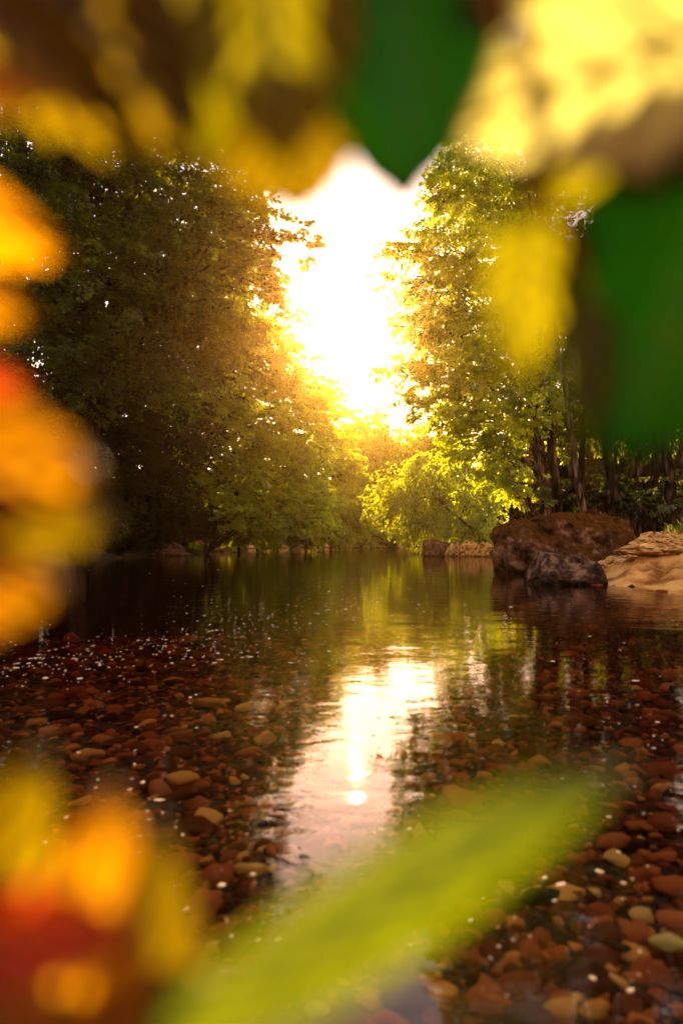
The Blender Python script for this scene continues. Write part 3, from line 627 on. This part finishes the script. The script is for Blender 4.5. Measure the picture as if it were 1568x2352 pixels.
# grass tufts on the right bank
def tuft(px, D, n, hh, seed, label, name='grass_tuft', wid=.012, spread=.3):
    rg = random.Random(seed); q = P(px, 1200, D); x0, y0 = q.x, D; z0 = H(x0, y0)
    V = []; Fc = []
    for _ in range(n):
        bx_ = x0 + rg.gauss(0, spread * .4); by_ = y0 + rg.gauss(0, spread * .3); bz_ = H(bx_, by_) - .02
        a_ = rg.uniform(0, 6.28); ln = hh * rg.uniform(.6, 1.2); out_ = rg.uniform(.2, .8) * ln; i0 = len(V)
        sx_, sy_ = -math.sin(a_), math.cos(a_)
        for j in range(6):
            t = j / 5; w = wid * (1 - t) ** .6 * (1 if j else .7); r_ = out_ * t * t; z_ = ln * (t - .35 * t * t * t)
            cx_, cy_ = bx_ + math.cos(a_) * r_, by_ + math.sin(a_) * r_
            V += [(cx_ + sx_ * w, cy_ + sy_ * w, bz_ + z_), (cx_ - sx_ * w, cy_ - sy_ * w, bz_ + z_)]
        for j in range(5): k = i0 + 2 * j; Fc.append((k, k + 1, k + 3, k + 2))
    tag(mesh_np(name, np.array(V), np.array(Fc), M['grass'], smooth=False), label, 'grass', 'grass tufts on the right bank')
for k, (px, D, n, h_, lab_) in enumerate([(1545, 13.6, 90, .55, 'sunlit grass tuft by the right edge above the sandstone'), (1500, 14.4, 80, .5, 'arching grass tuft left of the sunlit one'),
    (1420, 14.2, 60, .32, 'small bright grass tuft growing at the right foot of the boulder'), (1470, 15.6, 70, .45, 'dark grass tuft behind the brown sandstone block'),
    (1400, 17.6, 70, .4, 'dim grass tuft under the trunks behind the boulder'), (1565, 15.0, 80, .5, 'tall grass tuft behind the right edge tuft')]):
    tuft(px, D, n, h_, 900 + k, lab_)

# ------------------------------------------------------------------ near leaves, a hand's breadth from the lens
def near_mat(name, body, trans_, vein, tr=.8, gl=.02, vs_=60):
    m, nt, N, L, out = nodes(name)
    uv = N.new('ShaderNodeAttribute'); uv.attribute_name = 'tone'
    tc = N.new('ShaderNodeTexCoord')
    n1 = N.new('ShaderNodeTexNoise'); n1.inputs['Scale'].default_value = 14; n1.inputs['Detail'].default_value = 3; L.new(tc.outputs['Object'], n1.inputs['Vector'])
    def two(c, k1, k2):
        r = ramp(N, [(.3, tuple(v * k1 for v in c)), (.7, tuple(v * k2 for v in c))]); L.new(n1.outputs[0], r.inputs[0])
        mi = N.new('ShaderNodeMix'); mi.data_type = 'RGBA'; L.new(uv.outputs['Fac'], mi.inputs[0]); L.new(r.outputs[0], mi.inputs[6]); mi.inputs[7].default_value = (*vein, 1)
        return mi.outputs[2]
    d = N.new('ShaderNodeBsdfDiffuse'); L.new(two(body, .7, 1.2), d.inputs[0])
    t = N.new('ShaderNodeBsdfTranslucent'); L.new(two(trans_, .65, 1.15), t.inputs[0])
    g_ = N.new('ShaderNodeBsdfGlossy'); g_.inputs['Roughness'].default_value = .4
    a = N.new('ShaderNodeMixShader'); a.inputs[0].default_value = tr; b = N.new('ShaderNodeMixShader'); b.inputs[0].default_value = gl
    L.new(d.outputs[0], a.inputs[1]); L.new(t.outputs[0], a.inputs[2]); L.new(a.outputs[0], b.inputs[1]); L.new(g_.outputs[0], b.inputs[2]); L.new(b.outputs[0], out.inputs[0])
    return m
NM = {
 'orange': near_mat('orange_leaf', (.20, .08, .003), (.95, .66, .004), (.12, .05, .002)),
 'red': near_mat('red_leaf', (.30, .05, .008), (1.0, .40, .10), (.2, .03, .004)),
 'brown': near_mat('olive_brown_leaf', (.06, .035, .001), (.62, .52, .002), (.04, .035, .001)),
 'yellow': near_mat('yellow_leaf', (.14, .13, .003), (.78, .74, .002), (.10, .12, .002)),
 'bright': near_mat('pale_yellow_leaf', (.32, .26, .06), (.85, .85, .50), (.2, .18, .03), tr=.75),
 'lime': near_mat('lime_leaf', (.05, .07, .001), (.44, .50, .001), (.04, .10, .001)),
 'green': near_mat('green_leaf', (.003, .014, .0005), (.05, .20, .001), (.03, .11, .002), tr=.75, gl=.01),  # deep tone stands in for shadow from neighbouring leaves
 'dark': near_mat('shade_toned_green_leaf', (.003, .014, .002), (.012, .03, .002), (.004, .02, .001), tr=.5, gl=.02),  # shade on the leaf painted as a darker colour
}
def near_leaf(root, px0, py0, px1, py1, D0, D1, wpx, mat, seed=0, wave=.1, nw=7, cup=.2, roll=0, blunt=.5, part='leaf', lobes=0, label=None):
    """one leaf blade: stalk end (px0,py0) at depth D0, tip (px1,py1) at depth D1, half width wpx"""
    rg = random.Random(seed); a = P(px0, py0, D0); b = P(px1, py1, D1); L_ = (b - a).length
    W = wpx / F * (D0 + D1) / 2; ax = (b - a).normalized(); face = Vector((0, -1, .12))
    sd_ = ax.cross(face).normalized(); sd_ = (Matrix.Rotation(roll, 3, ax) @ sd_); nr = ax.cross(sd_).normalized()
    nt_, ns_ = 40, 20; V = []; T = []
    ph = rg.uniform(0, 6); k2 = rg.uniform(-.3, .3)
    for i in range(nt_ + 1):
        t = i / nt_; w = W * (math.sin(PI * t ** blunt) ** .75 if 0 < t < 1 else .001)
        w *= 1 + lobes * (.5 - .5 * math.cos(t * 2 * PI * 3 + ph)) * .6 + .03 * math.sin(t * 90)
        for j in range(-ns_, ns_ + 1):
            s = j / ns_
            vein = t * nw - abs(s) * 2.0
            h = W * (cup * abs(s) + 1.1 * wave * math.sin(vein * 2 * PI) * min(1, abs(s) * 3) + .22 * math.sin(t * 4 + ph + s * 2 + k2) * s)
            V.append(a + ax * (t * L_) + sd_ * (s * w) + nr * h)
            f = abs((vein % 1) - .5) * 2; T.append(min(1, max(1.2 if abs(s) < .06 else 0, max(0, f - .55) * 2.2)))
    m_ = 2 * ns_ + 1; Fc = [(i * m_ + j, i * m_ + j + 1, (i + 1) * m_ + j + 1, (i + 1) * m_ + j) for i in range(nt_) for j in range(2 * ns_)]
    o = mesh_np(part, np.array([tuple(v) for v in V]), np.array(Fc), mat, root, cols=np.array(T))
    md = o.modifiers.new('thickness', 'SOLIDIFY'); md.thickness = .0003
    if label: o['label'] = label
    return o
def shrub(name, label, cat, stem_pts, rad, leaves):
    root = empty(name, stem_pts[0]); tag(root, label, cat)
    T = Tubes(); T.add(stem_pts, rad, 10)
    ends = [Vector(p) for p in stem_pts]
    for lf in leaves:
        a = P(lf[0], lf[1], lf[4]); c = min(ends[1:], key=lambda e: (e - a).length)
        T.add([c, c.lerp(a, .5) + Vector((0, .004, .004)), a], [.0022, .0016, .001], 6)
    T.build('stem', M['twig'], root)
    for k, lf in enumerate(leaves):
        near_leaf(root, *lf[:6], lf[6], NM[lf[7]], seed=k + len(name), label={'orange': 'amber orange leaf', 'red': 'orange red leaf', 'brown': 'olive gold leaf', 'yellow': 'yellow green leaf', 'bright': 'pale sunlit yellow leaf',
            'lime': 'yellow green blade', 'green': 'deep green leaf', 'dark': 'green leaf coloured dark as in shade'}[lf[7]], **(lf[8] if len(lf) > 8 else {}))
    return root
# px0,py0 (stalk), px1,py1 (tip), D0, D1, half width px, material
shrub('overhanging_branch', 'blurred branch arching over the top of the view with dark green and bright yellow leaves', 'branch',
    [(1.1, .05, -.1), (1.0, .1, .5), (.7, .15, .95), (.35, .17, 1.02), tuple(P(1500, -260, .18)), tuple(P(1050, -220, .17)), tuple(P(500, -260, .17)), tuple(P(0, -240, .17))],
    [.016, .013, .009, .006, .004, .0035, .0025, .0015], [
    (900, -350, 935, 450, .15, .15, 205, 'green', dict(wave=.06, cup=.1, blunt=1.25)),
    (620, 190, 690, 480, .152, .15, 160, 'brown', dict(wave=.08, cup=.15, blunt=.9)),
    (600, -300, 650, 360, .14, .14, 215, 'yellow', dict(wave=.14, cup=.2, blunt=.85)),
    (1800, 0, 1050, 290, .135, .145, 310, 'bright', dict(wave=.03, cup=.12, nw=6, blunt=.8)),
    (1800, 260, 1160, 430, .15, .155, 150, 'yellow', dict(wave=.2, cup=.3, nw=5)),
    (1360, -330, 1180, 60, .155, .155, 120, 'bright', dict(wave=.05)),
    (1110, 60, 1010, 100, .16, .16, 52, 'bright', {}),
    (1100, -260, 1100, 140, .165, .165, 140, 'dark', dict(wave=.06)),
    (1800, 330, 1370, 1045, .13, .14, 330, 'green', dict(wave=.08, cup=.12, blunt=.7)),
    (1760, 560, 1480, 700, .16, .165, 150, 'dark', dict(wave=.06)),
    (1240, 480, 1180, 880, .15, .15, 105, 'yellow', dict(wave=.14, lobes=.3, roll=.3)),
    (1350, 700, 1350, 1040, .14, .14, 70, 'lime', dict(wave=.1, roll=.4)),
    ])
shrub('orange_leaved_branch', 'blurred branch of orange leaves hanging down the left side of the view', 'branch',
    [(-1.0, .05, -.1), (-.95, .08, .6), (-.6, .12, 1.0), (-.2, .15, 1.0), tuple(P(-250, -100, .17)), tuple(P(-180, 500, .16)), tuple(P(-200, 1100, .15)), tuple(P(-220, 1500, .15))],
    [.014, .012, .008, .005, .004, .003, .002, .001], [
    (0, -260, 450, 375, .15, .14, 215, 'brown', dict(wave=.16, cup=.2, nw=6, blunt=.8)),
    (330, -260, 500, 365, .153, .153, 130, 'yellow', dict(wave=.14, cup=.15, nw=6, blunt=.9)),
    (-100, -40, 340, 370, .14, .14, 170, 'brown', dict(wave=.2, cup=.15, nw=5)),
    (-100, -180, 260, 90, .155, .155, 200, 'dark', dict(wave=.1)),
    (-190, 130, 130, 230, .14, .14, 75, 'orange', dict(wave=.1)),
    (-220, 450, 130, 560, .14, .14, 115, 'orange', dict(wave=.16)),
    (-220, 650, 75, 720, .14, .14, 90, 'orange', dict(wave=.16)),
    (-260, 860, 70, 880, .14, .14, 85, 'red', dict(wave=.1)),
    (-290, 1050, 200, 1080, .14, .13, 165, 'orange', dict(wave=.18, nw=6, blunt=1.0)),
    (-290, 1190, 235, 1195, .14, .13, 110, 'brown', dict(wave=.16, nw=6, blunt=.8)),
    (-260, 1340, 120, 1345, .13, .13, 125, 'orange', dict(wave=.2, blunt=.8)),
    ])
shrub('yellowing_plant', 'blurred clump of yellow brown and red leaves in the lower left corner', 'plant',
    [(-.35, .12, -.08), (-.2, .13, .3), tuple(P(-200, 2700, .15)), tuple(P(-150, 2200, .15)), tuple(P(-160, 1900, .15))], [.006, .005, .004, .003, .0015], [
    (-200, 2460, 90, 1720, .14, .13, 220, 'brown', dict(wave=.12)),
    (120, 2560, 230, 1830, .13, .13, 190, 'orange', dict(wave=.1, nw=5)),
    (330, 2640, 340, 1900, .135, .135, 150, 'brown', dict(wave=.16)),
    (-250, 2150, 290, 2160, .12, .12, 115, 'red', dict(wave=.15, blunt=1.0)),
    (-150, 2520, 520, 2300, .13, .13, 190, 'dark', dict(wave=.1)),
    ])
shrub('long_leaved_plant', 'blurred long yellow green blade slanting across the bottom of the view', 'plant',
    [(-.05, .07, -.08), (-.03, .075, .3), tuple(P(300, 2640, .12)), tuple(P(420, 2500, .12))], [.005, .004, .003, .002], [
    (360, 2430, 1460, 1770, .09, .115, 130, 'lime', dict(wave=.02, cup=.35, blunt=.8)),
    (800, 2640, 1250, 2330, .12, .13, 90, 'dark', dict(wave=.05)),
    ])

# ------------------------------------------------------------------ haze, added and tinted orange to make the glow around the sky gap
bm = bmesh.new(); bmesh.ops.create_cube(bm, size=1)
for v in bm.verts: v.co = Vector((v.co.x * 480, 50 + v.co.y * 150, 11.5 + v.co.z * 29))
me = bpy.data.meshes.new('haze'); bm.to_mesh(me); bm.free()
m, nt, N, L, out = nodes('glow_haze')
pv = N.new('ShaderNodeVolumePrincipled'); pv.inputs['Color'].default_value = (1.0, .56, .18, 1); pv.inputs['Density'].default_value = .00050; pv.inputs['Anisotropy'].default_value = .955
L.new(pv.outputs[0], out.inputs['Volume']); me.materials.append(m)
tag(link(bpy.data.objects.new('haze', me)), 'added orange haze making the sun glow around the sky gap', 'haze', kind='stuff')
